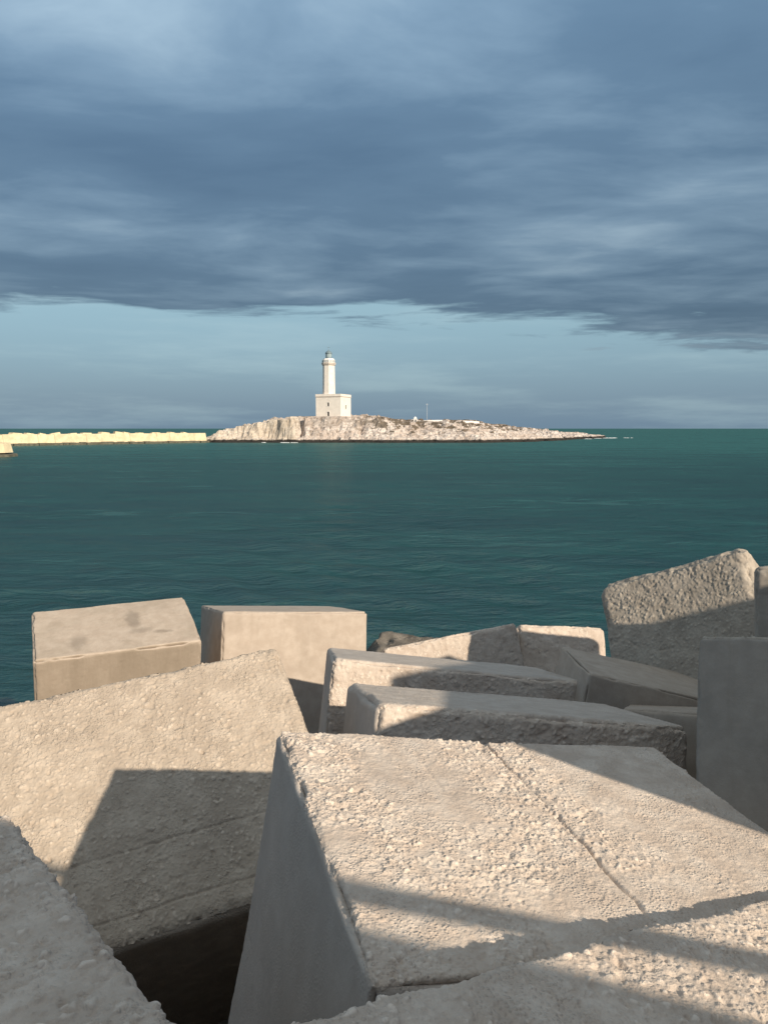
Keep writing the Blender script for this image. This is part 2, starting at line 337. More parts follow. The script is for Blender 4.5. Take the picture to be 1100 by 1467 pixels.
def make_island():
    xs = np.arange(-92, 168, 0.62); ys = np.concatenate([np.arange(334, 400, 0.5), np.arange(400, 556, 1.2)])
    X, Y = np.meshgrid(xs, ys); P = np.stack([X.ravel(), Y.ravel(), np.zeros(X.size)], 1)
    f = lambda sc, k, o=4: fbm(P, sc, k, o).reshape(X.shape)
    far = sstep(X, 50, 110); sd = poly_sd(X, Y, SHORE) + (2.8 + 3.5 * far) * f(0.09, 3) + (1.2 + 2.0 * far) * f(0.35, 9, 3)
    # crest height along the island
    crest = np.interp(X, [-92, -84, -70, -60, -50, -40, -30, -12, -6, 2, 10, 30, 46, 60, 80, 105, 140, 160], [2.8, 3.4, 6.0, 8.4, 9.8, 10.9, 11.8, 11.9, 11.3, 10.4, 9.2, 9.5, 9.2, 7.8, 6.2, 4.6, 2.2, 0.4])
    run = np.interp(X, [-90, -72, -56, -40, -34, -8, 20, 60, 160], [12, 10, 6.0, 5.0, 11, 15, 24, 30, 34])          # how far in the ground takes to reach the crest
    lead = np.interp(X, [-90, -34, 0, 60, 160], [4, 5, 4, 2, 1])                                      # flat ledge at the water
    ledge = 1.25 * sstep(sd, -0.5, 2.0) * (1 + 0.5 * f(0.3, 14, 3))
    t = np.clip((sd - lead) / run, 0, 1)
    prof = np.where(X[0][None] < -35, sstep(t, 0, 1), t ** 0.8)
    Z = ledge + (crest - 1.25) * prof
    rough = f(0.12, 30, 5) * 1.3; rgh2 = np.abs(f(0.45, 40, 4))
    act = sstep(sd, 0, 3)
    Z += act * (1.3 * rough + 1.3 * (0.3 - rgh2))
    # bedding steps in the limestone
    st = 1.3; q = Z / st + 0.9 * f(0.05, 50, 3); fl = np.floor(q); fr = q - fl
    Z = np.where(sd > 0.5, Z * 0.45 + 0.55 * st * (fl + sstep(fr, 0.25, 0.6) - 0.9 * f(0.05, 50, 3)), Z)
    # pale hump right of the lighthouse with a hollow below it, and the dark cleft left of it
    Z += 2.3 * np.exp(-((X + 6.5) / 5.5) ** 2 - ((Y - 357) / 4.0) ** 2)
    Z -= 3.2 * np.exp(-((X + 10.3) / 1.2) ** 2 - ((Y - 352.0) / 2.6) ** 2)
    cleft = np.exp(-((X + 37.3) / 1.25) ** 6 - ((Y - 350.5) / 6.5) ** 6); Z -= cleft * np.clip(Z - 2.2, 0, 5.5)
    for cx in (-73.5, -68, -65.2): 
        cl = np.exp(-((X - cx) / 0.8) ** 4 - ((Y - 349) / 3.4) ** 4); Z -= cl * np.clip(Z - 1.8, 0, 3.0)
    # level pad under the lighthouse
    pad = sstep(-np.hypot((X - LH[0]), (Y - LH[1] - 1)), -15.0, -9.5); Z = Z * (1 - pad) + pad * 11.75
    Z = np.where(sd < 0, np.minimum(Z, 0.35 + sd * 0.5), Z)
    Xd = X + 0.5 * f(0.5, 60, 3) * act; Yd = Y + 0.9 * f(0.5, 70, 3) * act - 0.10 * np.clip(Z, 0, 12)
    V = np.stack([Xd, Yd, Z], 2).reshape(-1, 3); nr, na = X.shape
    i = np.arange(nr - 1)[:, None] * na; j = np.arange(na - 1)[None]
    Q = np.stack([i + j, i + j + 1, i + na + j + 1, i + na + j], 2).reshape(-1, 4)
    keep = (sd.reshape(-1)[Q].max(1) > -3.0); Q = Q[keep]
    used = np.unique(Q); mp = np.zeros(len(V), np.int32); mp[used] = np.arange(len(used)); V = V[used]; Q = mp[Q]
    m, t, b = new_mat('island_limestone')
    g = t.new('ShaderNodeNewGeometry'); pos = g.outputs['Position']
    n1 = t.noise(pos, 0.11, 5, 0.6); n2 = t.noise(t.mapping(pos, sc=(1, 1, 2.6)), 0.45, 5, 0.65); n3 = t.noise(t.mapping(pos, sc=(1, 1, 3)), 1.3, 4, 0.65)
    c = t.mix(t.ramp(n1, 0.38, 0.62), (0.55, 0.47, 0.42), (0.70, 0.63, 0.585))
    c = t.mix(t.ramp(n2, 0.48, 0.64, 0, 0.6), c, (0.33, 0.26, 0.22))
    c = t.mix(t.ramp(n3, 0.53, 0.66, 0, 0.85), c, (0.16, 0.12, 0.095))
    bed = t.noise(t.mapping(pos, sc=(0.05, 0.05, 1.5)), 1.0, 3, 0.6)
    c = t.mix(t.ramp(bed, 0.54, 0.66, 0, 0.3), c, (0.20, 0.15, 0.12))
    sp = t.new('ShaderNodeSeparateXYZ'); t.link(pos, sp.inputs[0]); sn = t.new('ShaderNodeSeparateXYZ'); t.link(g.outputs['True Normal'], sn.inputs[0])
    # low scrub in the hollows of the flat top
    cov = t.math('ADD', t.noise(t.mapping(pos, sc=(1, 1, 2.0)), 0.20, 6, 0.7), t.math('MULTIPLY', t.ramp(sp.outputs[2], 2.5, 8.5), 0.16))
    scr = t.math('MULTIPLY', t.ramp(cov, 0.61, 0.66), t.ramp(sp.outputs[2], 2.0, 4.5)); scr = t.math('MULTIPLY', scr, t.ramp(sp.outputs[0], -22.0, 5.0, 0.3, 0.92))
    c = t.mix(scr, c, (0.105, 0.082, 0.058))
    # the quarried pale cliff on the left is cleaner
    cl = t.math('MULTIPLY', t.ramp(sp.outputs[0], -36.0, -41.0), t.ramp(sn.outputs[2], 0.85, 0.6))
    c = t.mix(t.math('MULTIPLY', cl, 0.5), c, (0.60, 0.52, 0.41))
    fis = t.noise(t.mapping(pos, sc=(0.55, 0.3, 0.07)), 1.0, 4, 0.65)
    c = t.mix(t.math('MULTIPLY', t.ramp(fis, 0.56, 0.66), 0.6), c, (0.17, 0.13, 0.10))
    # wet, weed-covered rock at the waterline
    wl = t.ramp(t.math('ADD', sp.outputs[2], t.math('MULTIPLY', t.math('SUBTRACT', n2, 0.5), 1.8)), 1.55, 1.05)
    c = t.mix(wl, c, (0.035, 0.032, 0.030))
    t.link(c, b.inputs['Base Color']); b.inputs['Roughness'].default_value = 0.95; b.inputs['Specular IOR Level'].default_value = 0.15
    bp = t.new('ShaderNodeBump'); bp.inputs['Strength'].default_value = 0.8; bp.inputs['Distance'].default_value = 0.6; t.link(n3, bp.inputs['Height']); t.link(bp.outputs[0], b.inputs['Normal'])
    o = link_mesh('island_terrain', np_mesh('island_terrain', V, Q, m, smooth=False)); tag(o, kind='structure'); return o
make_island()

def plain(name, col, rough=0.8, var=0.12, scale=0.8, metal=0.0):
    m, t, b = new_mat(name); g = t.new('ShaderNodeNewGeometry')
    n = t.noise(g.outputs['Position'], scale, 5, 0.6)
    t.link(t.mix(t.ramp(n, 0.3, 0.7, 0, 1), tuple(x * (1 - var) for x in col), tuple(min(1, x * (1 + var)) for x in col)), b.inputs['Base Color'])
    b.inputs['Roughness'].default_value = rough; b.inputs['Metallic'].default_value = metal; return m
M_WHITE = plain('white_plaster', (0.74, 0.68, 0.62), 0.85, 0.06, 0.5)
M_WHITE2 = plain('white_paint', (0.78, 0.75, 0.72), 0.7, 0.04, 0.9)
M_DARKGL = plain('dark_window', (0.05, 0.05, 0.055), 0.35, 0.1)
M_STONE = plain('stone_trim', (0.50, 0.44, 0.39), 0.85, 0.1)
M_METAL = plain('grey_green_metal', (0.16, 0.22, 0.25), 0.45, 0.1, 2.0)
M_GALV = plain('galvanised_steel', (0.55, 0.56, 0.57), 0.5, 0.06, 2.0)
M_GLASS, _t, _b = new_mat('lantern_glass'); _b.inputs['Base Color'].default_value = (0.45, 0.55, 0.58, 1); _b.inputs['Roughness'].default_value = 0.08; _b.inputs['Alpha'].default_value = 0.75

# ------------------------------------------------------------------ the lighthouse
def make_lighthouse():
    rz = R(-19.5); root = empty('lighthouse', (LH[0], LH[1], 11.4), rz)
    tag(root, 'white octagonal lighthouse tower on a square block house, crowning the rocky island', 'lighthouse')
    s = 12.4; h = 9.3; hs = s / 2; cl = 0.55
    # block house walls with real openings: front has two windows, right side one
    m = MB()
    def wall(axis, openings):
        # outer skin of a wall of width s, height h, holes cut, drawn in local (u, z)
        us = sorted({-hs, hs, *[o[0] for o in openings], *[o[1] for o in openings]}); zs = sorted({0, h, *[o[2] for o in openings], *[o[3] for o in openings]})
        for i in range(len(us) - 1):
            for j in range(len(zs) - 1):
                cu, cz = (us[i] + us[i + 1]) / 2, (zs[j] + zs[j + 1]) / 2
                if any(o[0] < cu < o[1] and o[2] < cz < o[3] for o in openings): continue
                d = (us[i + 1] - us[i], 0.5, zs[j + 1] - zs[j])
                if axis == 'N': m.box((cu, -hs + 0.25, cz), d)
                if axis == 'R': m.box((hs - 0.25, cu * (s - 1.0) / s, cz), (0.5, d[0] * (s - 1.0) / s, d[2]))
                if axis == 'B': m.box((cu, hs - 0.25, cz), d)
                if axis == 'L': m.box((-hs + 0.25, cu * (s - 1.0) / s, cz), (0.5, d[0] * (s - 1.0) / s, d[2]))
    front = [(-0.55, 0.55, 0.5, 2.5), (-0.5, 0.5, 5.0, 6.7)]; right = [(-0.6, 0.9, 3.8, 5.6)]
    wall('N', front); wall('R', right); wall('B', []); wall('L', [])
    m.box((0, 0, h - 0.15), (s - 1.02, s - 1.02, 0.25))
    m.build('wall', M_WHITE, root)
    m = MB(); m.box((0, 0, h + 0.14), (s + 0.5, s + 0.5, 0.28)); m.build('cornice', M_STONE, root)
    m = MB()
    for q in (-1, 1):
        m.box((0, q * (hs - 0.1), h + 0.78), (s + 0.3, 0.35, 1.0)); m.box((q * (hs - 0.1), 0, h + 0.78), (0.35, s - 0.56, 1.0))
    m.build('parapet', M_WHITE, root)
    m = MB(); m.box((0, 0, 0.14), (s + 0.3, s + 0.3, 0.5)); m.build('plinth', M_STONE, root)
    for (a, b, c, d), nm in ((front[0], 'door'), (front[1], 'window')):
        m = MB(); m.box(((a + b) / 2, -hs + 0.32, (c + d) / 2), (b - a, 0.08, d - c)); o = m.build(nm, M_DARKGL, root)
        m = MB()
        for z in (c - 0.09, d + 0.09): m.box(((a + b) / 2, -hs - 0.02, z), (b - a + 0.5, 0.16, 0.18))
        for x in (a - 0.12, b + 0.12): m.box((x, -hs - 0.02, (c + d) / 2), (0.2, 0.14, d - c - 0.01))
        m.build('frame', M_WHITE2, o)
    a, b, c, d = right[0]; k = (s - 1) / s
    m = MB(); m.box((hs - 0.32, (a + b) / 2 * k, (c + d) / 2), (0.08, (b - a) * k, d - c)); o = m.build('window', M_DARKGL, root)
    for nm, zz in (('sill', c - 0.09), ('lintel', d + 0.09)):
        m = MB(); m.box((hs + 0.02, (a + b) / 2 * k, zz), (0.16, b - a + 0.5, 0.18)); m.build(nm, M_WHITE2, o)
    # tower: octagon standing back on the left of the roof
    tx, ty = -2.55, 0.6; a8 = R(22.5); ap = 1 / math.cos(R(22.5)); zt = h + 0.05
    m = MB(); m.lathe([(2.95 * ap, zt), (2.95 * ap, zt + 1.6), (2.72 * ap, zt + 1.75), (2.58 * ap, zt + 14.6)], 8, (tx, ty), a8); m.build('tower', M_WHITE, root)
    z1 = zt + 14.6
    m = MB(); m.lathe([(2.58 * ap, z1), (2.95 * ap, z1 + 0.35), (3.05 * ap, z1 + 0.8), (3.1 * ap, z1 + 1.0), (3.1 * ap, z1 + 1.35)], 8, (tx, ty), a8); m.build('gallery', M_STONE, root)
    m = MB(); m.lathe([(2.75 * ap, z1 + 1.352), (2.7 * ap, z1 + 2.6), (2.35 * ap, z1 + 3.0), (2.2 * ap, z1 + 3.3)], 8, (tx, ty), a8); m.build('watch_room', M_WHITE2, root)
    m = MB()
    for i in range(16):
        t = 2 * math.pi * i / 16; x, y = tx + 3.05 * math.cos(t), ty + 3.05 * math.sin(t); m.bar((x, y, z1 + 1.34), (x, y, z1 + 2.45), 0.05)
        t2 = 2 * math.pi * (i + 1) / 16
        for zz in (z1 + 1.9, z1 + 2.45): m.bar((x, y, zz), (tx + 3.05 * math.cos(t2), ty + 3.05 * math.sin(t2), zz), 0.045)
    m.build('gallery_railing', M_METAL, root)
    z2 = z1 + 3.3
    m = MB(); m.lathe([(1.5, z2), (1.5, z2 + 0.7)], 12, (tx, ty)); m.build('lantern_base', M_METAL, root)
    m = MB(); m.lathe([(1.36, z2 + 0.702), (1.36, z2 + 2.3)], 12, (tx, ty)); o = m.build('lantern', M_GLASS, root)
    m = MB()
    for i in range(12):
        t = 2 * math.pi * i / 12; m.bar((tx + 1.4 * math.cos(t), ty + 1.4 * math.sin(t), z2 + 0.7), (tx + 1.4 * math.cos(t), ty + 1.4 * math.sin(t), z2 + 2.3), 0.07)
    m.build('astragal', M_METAL, o)
    m = MB(); m.lathe([(0.45, z2 + 0.71), (0.6, z2 + 1.1), (0.6, z2 + 1.8), (0.3, z2 + 2.1)], 12, (tx, ty)); m.build('lens', M_GALV, o)
    m = MB(); m.lathe([(1.62, z2 + 2.3), (1.6, z2 + 2.45), (1.35, z2 + 2.95), (0.9, z2 + 3.4), (0.35, z2 + 3.65), (0.2, z2 + 4.0), (0.05, z2 + 4.15)], 16, (tx, ty)); m.build('dome', M_METAL, root, True)
    m = MB(); m.bar((tx, ty, z2 + 4.0), (tx, ty, z2 + 5.6), 0.06); m.bar((tx - 0.7, ty, z2 + 5.1), (tx + 0.7, ty, z2 + 5.1), 0.05); m.build('weather_vane', M_METAL, root)
make_lighthouse()

# ------------------------------------------------------------------ small things on the island
def mast(loc, h, label):
    o = empty('mast', loc); tag(o, label, 'mast', None)
    m = MB(); m.bar((0, 0, 0), (0, 0, h), 0.07); m.build('pole', M_GALV, o)
    m = MB(); m.box((0, 0, 0.2), (0.9, 0.9, 0.6)); m.build('footing', M_STONE, o)
    m = MB(); m.bar((-0.6, 0, h - 0.5), (0.6, 0, h - 0.5), 0.06); m.build('crossbar', M_GALV, o)
mast((20.6, 375, 9.2), 9.0, 'thin pale steel mast standing on the flat top of the island')
o = empty('marker_hut', (14.9, 372, 9.0)); tag(o, 'tiny white marker hut on the island top beside the steel mast', 'hut')
m = MB(); m.box((0, 0, 0.9), (1.5, 1.5, 2.4)); m.build('wall', M_WHITE2, o)
m = MB(); m.lathe([(1.2, 2.102), (0.1, 2.9)], 4, a0=R(45)); m.build('roof', M_WHITE2, o)
m = MB(); m.box((0.1, -0.78, 0.7), (0.6, 0.06, 1.5)); m.build('door', M_DARKGL, o)
def low_wall(pts, label):
    o = empty('boundary_wall', (pts[0][0], pts[0][1], 0)); tag(o, label, 'wall')
    for a, b in zip(pts[:-1], pts[1:]):
        A, B = Vector(a), Vector(b); d = B - A; L = math.hypot(d.x, d.y); m = MB(); x0, y0 = pts[0][:2]
        rz = math.atan2(d.y, d.x); mid = (A + B) / 2
        vs = []
        for s_, P_ in ((0, A), (1, B)):
            for off in (-0.2, 0.2):
                for hz in (-1.2, 0.75): vs.append((P_.x - x0 - math.sin(rz) * off, P_.y - y0 + math.cos(rz) * off, P_.z + hz))
        m.poly(vs, [(0, 1, 3, 2), (4, 6, 7, 5), (0, 4, 5, 1), (2, 3, 7, 6), (1, 5, 7, 3), (0, 2, 6, 4)])
        m.build('wall_section', M_WHITE2, o)
low_wall([(16.5, 378, 9.3), (26, 380, 9.6), (36, 382, 9.5), (47, 386, 8.9)], 'long low white wall running along the island top')

# ------------------------------------------------------------------ the far jetty and pier
M_JET = plain('cream_jetty_concrete', (0.60, 0.51, 0.34), 0.9, 0.16, 0.5)
M_WEED = plain('weed_stained_concrete', (0.10, 0.095, 0.07), 0.9, 0.35, 0.6)
def make_jetty():
    A, B = Vector((-168, 236, 0)), Vector((-80.5, 348, 0)); root = empty('jetty', A); tag(root, 'long cream concrete jetty running from the left edge to the island', 'jetty')
    d = (B - A).normalized(); nrm = Vector((d.y, -d.x, 0)); L = (B - A).length; N = 22; rng = random.Random(4)
    for k in range(N):
        a, b = d * (L * k / N + 0.04), d * (L * (k + 1) / N - 0.04); m = MB(); h = 3.95 + rng.uniform(-0.14, 0.14) + 0.25 * k / N; jit = rng.uniform(-0.06, 0.06)
        prof = [(2.2 + jit, 0.85), (1.75 + jit, 2.2), (1.45 + jit, h - 0.25), (1.2 + jit, h), (-2.5, h), (-2.6, 0.85)]
        vs = [a + nrm * p + Vector((0, 0, z)) for p, z in prof] + [b + nrm * p + Vector((0, 0, z)) for p, z in prof]; n = len(prof)
        m.poly(vs, [(i, (i + 1) % n, n + (i + 1) % n, n + i) for i in range(n)] + [tuple(reversed(range(n))), tuple(range(n, 2 * n))]); m.build('wall_section', M_JET, root)
    m = MB(); 
    for k in range(60):
        c = d * (L * (k + 0.5) / 60) + nrm * (1.0 + rng.uniform(0, 0.9)); m.box((c.x, c.y, rng.uniform(-0.15, 0.15)), (L / 60 * 1.02, 4.4, 1.7 + rng.uniform(-0.2, 0.2)), math.atan2(d.y, d.x))
    m.build('footing', M_WEED, root)
    return A, B, d, nrm, L
JA, JB, JD, JN, JL = make_jetty()
def jetty_blocks():
    rng = random.Random(8); src = None
    words = ['first', 'second', 'third', 'fourth', 'fifth', 'sixth', 'seventh', 'eighth', 'ninth', 'tenth', 'eleventh', 'twelfth', 'thirteenth']
    for i, (t, w_, h_) in enumerate([(0.405, 5.0, 1.5), (0.44, 3.4, 1.2), (0.475, 2.6, 1.0), (0.51, 3.8, 1.4), (0.56, 3.0, 1.1), (0.60, 4.2, 1.3), (0.655, 4.6, 1.6), (0.70, 3.6, 1.9), (0.725, 3.0, 1.4), (0.77, 3.2, 1.1), (0.825, 4.0, 1.2), (0.88, 3.2, 1.3), (0.93, 2.6, 1.0)]):
        c = JA + JD * (JL * t) - JN * 0.9; m = MB(); w2 = w_ / 2; h_ *= 0.5
        # a cube block tipped on one edge, slightly irregular
        b = [(-w2, -1.1), (w2, -1.2), (w2 * 0.94, 1.1), (-w2 * 0.96, 1.2)]; tl = rng.uniform(-0.25, 0.25)
        vs = [(x, y, 0) for x, y in b] + [(x * 0.82 + 0.1, y * 0.85, h_ + tl * (1 if x > 0 else -1)) for x, y in b]
        m.poly(vs, [(3, 2, 1, 0), (4, 5, 6, 7), (0, 1, 5, 4), (1, 2, 6, 5), (2, 3, 7, 6), (3, 0, 4, 7)])
        o = m.build('jetty_block', M_JET); o.location = (c.x, c.y, 3.95 + 0.25 * t - 0.2); o.rotation_euler = (0, 0, math.atan2(JD.y, JD.x) + rng.uniform(-0.3, 0.3))
        tag(o, '%s pale armour block from the left lying on top of the jetty wall' % words[i], 'concrete block', 'armour blocks on the jetty')
jetty_blocks()

def pier_head():
    root = empty('pier_head', (-90.2, 172, 0)); tag(root, 'end of a cream concrete pier jutting in at the left edge', 'pier')
    m = MB(); m.lathe([(7.6, 0.9), (7.2, 2.7), (7.0, 3.0)], 14, a0=0.2); m.box((-12, 6, 1.95), (20, 13, 2.1), 0.25); m.build('wall', M_JET, root)
    m = MB(); m.lathe([(8.6, -0.8), (8.5, 0.45), (8.2, 0.6)], 14, a0=0.2); m.box((-12, 6, -0.1), (20, 14.4, 1.3), 0.25); m.build('footing', M_WEED, root)
    m = MB(); m.bar((5.0, -1.0, 2.9), (5.0, -1.0, 3.5), 0.22, 10); m.lathe([(0.34, 3.5), (0.34, 3.62)], 10, (5.0, -1.0)); m.build('bollard', M_METAL, root)
pier_head()

# ------------------------------------------------------------------ armour blocks of the near breakwater
def block_mesh(name, dims, res, rough, r=0.05, seed=0, grooves=(), mat=None, chip=0.025, patchy=0.0, warp=0.012, taper=0.0, peb=0.034):
    d = np.array(dims, np.float32); h = d / 2; Vs = []; Qs = []; n0 = 0
    faces = {'T': (2, 1, 0, 1), 'D': (2, -1, 1, 0), 'N': (1, -1, 0, 2), 'B': (1, 1, 2, 0), 'L': (0, -1, 2, 1), 'R': (0, 1, 1, 2)}
    for f, (ax, sg, ua, va) in faces.items():
        sp = res.get(f, res['*']); nu, nv = max(3, int(d[ua] / sp)), max(3, int(d[va] / sp))
        def coords(n, hh):
            # even spacing inside, a few closer rows in the rounded border
            inner = np.linspace(-hh + r, hh - r, n); k = max(3, min(9, int(r * 1.6 / sp) + 2)); t = np.sin(np.linspace(0, 1, k + 1)[1:] * math.pi / 2) * 0 + np.linspace(0, 1, k + 1)[1:]
            return np.concatenate([(-hh + r - r * t)[::-1], inner, hh - r + r * t])
        cu, cv = coords(nu, h[ua]), coords(nv, h[va]); U, Vv = np.meshgrid(cu, cv, indexing='ij')
        P = np.zeros(U.shape + (3,), np.float32); P[..., ua] = U; P[..., va] = Vv; P[..., ax] = sg * h[ax]; a, b = U.shape
        i = np.arange(a - 1)[:, None] * b; j = np.arange(b - 1)[None]
        Q = np.stack([i + j, i + b + j, i + b + j + 1, i + j + 1], 2).reshape(-1, 4)
        if sg * (1 if (ua, va) in ((0, 1), (1, 2), (2, 0)) else -1) < 0: Q = Q[:, ::-1]
        Vs.append(P.reshape(-1, 3)); Qs.append(Q + n0); n0 += a * b
    P = np.concatenate(Vs); Q = np.concatenate(Qs)
    so = np.array([seed * 13.7, seed * 7.1, seed * 3.3], np.float32)
    rr = r * (1 + 0.35 * vnoise(P + so, 3.0, 11))[:, None]
    core = np.clip(P, -(h - rr), h - rr); n = P - core; ln = np.linalg.norm(n, axis=1, keepdims=True); n = n / np.maximum(ln, 1e-6)
    S_ = core + n * rr
    q = S_ + so
    amp = np.zeros(len(P), np.float32)
    for f, (ax, sg, _, _) in faces.items(): amp += np.clip(n[:, ax] * sg, 0, 1) ** 2 * rough.get(f, rough['*'])
    edge0 = np.clip((1 - np.abs(n).max(1)) / 0.29, 0, 1); skin_shade = 1 - np.clip(amp / 0.0065, 0, 1); amp = np.where(amp > 0.004, amp + edge0 * 0.006, amp)
    p1, id1 = pebbles(q, peb, 100 + seed, 0.7); p2, id2 = pebbles(q, peb * 0.6, 200 + seed, 0.8)
    patch = 1.0 if patchy == 0 else (1 - patchy) + patchy * sstep(fbm(q, 1.9, 31, 3), -0.12, 0.22)
    edgew = np.clip((1 - np.abs(n).max(1)) / 0.29, 0, 1)
    patch = np.maximum(patch, edgew * 0.9)
    h1 = np.maximum(p1, p2 * 0.62); pid = np.where(p1 > p2 * 0.62, id1, id2)
    hole = np.clip(fbm(q, 22.0, 61, 2) - 0.25, 0, 1) * 2.6
    disp = amp * patch * (h1 + 0.35 * fbm(q, 24.0, 71, 2) - hole)
    disp += warp * fbm(q, 1.1, 41, 3) + amp * 0.35 * fbm(q, 4.0, 45, 2)
    disp -= edgew * chip * np.clip(fbm(q, 5.0, 51, 3) + 0.15, 0, 1) * 2.2
    for (ax, val, wd, dep, fax, fsg) in grooves:
        wob = val + 0.010 * vnoise(q, 3.0, 81) + 0.006 * vnoise(q, 14.0, 82)
        g = np.exp(-((S_[:, ax] - wob) / wd) ** 2) * (n[:, fax] * fsg > 0.6) * np.clip(0.75 + 0.5 * vnoise(q, 4.0, 83), 0.2, 1.2)
        disp -= dep * g
    V = S_ + n * disp[:, None]
    if taper:
        V[:, 0] += np.where(V[:, 0] < 0, -1, 0) * (V[:, 2] - h[2]) / d[2] * taper
    # small per-corner skew: no cast block is perfectly square
    rng = np.random.default_rng(seed + 3); sk = rng.uniform(-0.012, 0.012, 6)
    V[:, 0] += sk[0] * V[:, 1] + sk[1] * V[:, 2]; V[:, 1] += sk[2] * V[:, 2]; V[:, 2] += sk[4] * V[:, 0] + sk[5] * V[:, 1]
    return np_mesh(name, V, Q, mat, True, {'peb': h1 * patch * np.clip(amp / 0.006, 0, 1), 'pid': pid, 'skin_shade': skin_shade})

FLOOR = []          # (x, y, lowest z) of every block, for the bank below
def add_block(c, eul, dims, label, group='armour blocks of the near breakwater', matrix=None, **kw):
    me = block_mesh('concrete_block', dims, **kw); o = link_mesh('concrete_block', me)
    if matrix is not None: o.matrix_world = matrix
    else: o.location = c; o.rotation_euler = [R(a) for a in eul]
    tag(o, label, 'concrete block', group)
    mw = o.matrix_world if matrix is not None else Matrix.Translation(c) @ Euler([R(a) for a in eul]).to_matrix().to_4x4()
    cs = [mw @ Vector((a * dims[0] / 2, b * dims[1] / 2, cc * dims[2] / 2)) for a in (-1, 1) for b in (-1, 1) for cc in (-1, 1)]
    FLOOR.append((sum(v.x for v in cs) / 8, sum(v.y for v in cs) / 8, min(v.z for v in cs))); return o

add_block((0.61, 3.247, 3.481), (3.76, 9.58, 18.01), (2.273, 1.734, 2.0), 'large central block with a jointed gravelly top and a shaded smooth left side',
          res={'T': 0.0043, 'L': 0.010, '*': 0.05}, rough={'T': 0.0105, '*': 0.002, 'L': 0.0015}, r=0.045, seed=1, peb=0.029, patchy=0.75, mat=M_CONC, chip=0.03,
          grooves=[(0, 0.01, 0.009, 0.022, 2, 1), (0, -0.46, 0.010, 0.004, 2, 1)])
add_block((0.87, 1.538, 3.784), (4.0, 11.93, 35.1), (2.6, 1.5, 1.7), 'nearest block at the lower right corner, its rough top crossed by a thin shadow band',
          res={'T': 0.0045, 'B': 0.02, 'L': 0.02, '*': 0.06}, rough={'T': 0.009, '*': 0.006}, r=0.05, seed=2, patchy=0.45, peb=0.030, mat=M_CONC, chip=0.03)
add_block((-1.653, 1.436, 3.974), (-8.16, 3.14, 36.66), (2.0, 2.0, 1.8), 'fully shaded rough block in the lower left corner',
          res={'T': 0.0048, 'R': 0.014, 'B': 0.02, '*': 0.06}, rough={'T': 0.018, 'R': 0.016, '*': 0.006}, r=0.07, seed=3, patchy=0.3, peb=0.040, mat=M_CONC, chip=0.03)
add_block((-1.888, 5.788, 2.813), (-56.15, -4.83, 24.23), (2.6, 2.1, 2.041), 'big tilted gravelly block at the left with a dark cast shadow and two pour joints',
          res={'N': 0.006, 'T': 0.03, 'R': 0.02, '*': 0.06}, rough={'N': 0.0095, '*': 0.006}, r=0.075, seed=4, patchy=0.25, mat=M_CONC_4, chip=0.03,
          grooves=[(2, -0.427, 0.010, 0.012, 1, -1), (2, -0.842, 0.010, 0.012, 1, -1)])
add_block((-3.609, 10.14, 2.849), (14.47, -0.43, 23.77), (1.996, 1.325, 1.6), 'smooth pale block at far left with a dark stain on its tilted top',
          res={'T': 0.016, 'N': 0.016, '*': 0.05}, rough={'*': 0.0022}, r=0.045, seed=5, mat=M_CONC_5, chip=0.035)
add_block((-1.599, 11.58, 2.447), (-9.28, 5.79, 23.53), (2.183, 1.662, 2.0), 'smooth upright block with a plain sunlit front, right of the stained block',
          res={'N': 0.018, 'T': 0.02, 'L': 0.02, '*': 0.05}, rough={'*': 0.0012}, r=0.04, seed=6, mat=M_CONC_S, chip=0.03)
add_block((0.636, 8.507, 2.581), (-11.81, 7.07, 5.18), (2.714, 1.705, 1.9), 'long block with a coarse gravelly front, the rear one of the middle pair',
          res={'N': 0.012, 'T': 0.02, 'L': 0.02, '*': 0.05}, rough={'N': 0.0095, 'T': 0.003, '*': 0.003}, r=0.06, seed=7, mat=M_CONC, chip=0.03)
add_block((0.961, 6.125, 2.969), (-12.91, 7.47, 9.52), (2.539, 1.41, 1.9), 'long block with coarse gravelly front just behind the large central block',
          res={'N': 0.0095, 'T': 0.014, 'L': 0.015, '*': 0.05}, rough={'N': 0.0095, 'T': 0.004, 'L': 0.0015, '*': 0.003}, r=0.07, seed=8, mat=M_CONC, chip=0.03)
add_block((1.135, 12.235, 1.831), (-19.0, -10.03, 5.0), (2.102, 2.0, 1.9), 'low sloping block at the water, right of the smooth upright block',
          res={'N': 0.018, 'T': 0.025, '*': 0.05}, rough={'*': 0.008}, r=0.06, seed=9, mat=M_CONC, chip=0.03)
add_block((2.781, 12.921, 1.724), (-28.93, 3.93, 6.67), (1.506, 2.0, 1.8), 'pitted block at the water with a rounded left corner, centre right',
          res={'N': 0.018, 'T': 0.02, 'R': 0.02, '*': 0.05}, rough={'N': 0.010, '*': 0.008}, r=0.08, seed=10, patchy=0.8, mat=M_CONC, chip=0.04)
add_block((2.853, 8.258, 2.743), (-3.16, 13.09, -0.02), (1.9, 1.268, 1.5), 'smooth block sloping down to the right with dark left end, beside the shaded pair',
          res={'N': 0.015, 'T': 0.015, 'L': 0.02, '*': 0.05}, rough={'*': 0.0015}, r=0.035, seed=11, mat=M_CONC_S, chip=0.05)
add_block((4.125, 9.617, 3.254), (-29.41, -21.0, -30.01), (1.875, 1.9, 2.0), 'tall tilted rough block standing highest at the upper right against the sea',
          res={'N': 0.012, 'T': 0.02, 'R': 0.02, '*': 0.05}, rough={'N': 0.011, '*': 0.008}, r=0.14, seed=12, mat=M_CONC_G, chip=0.04)
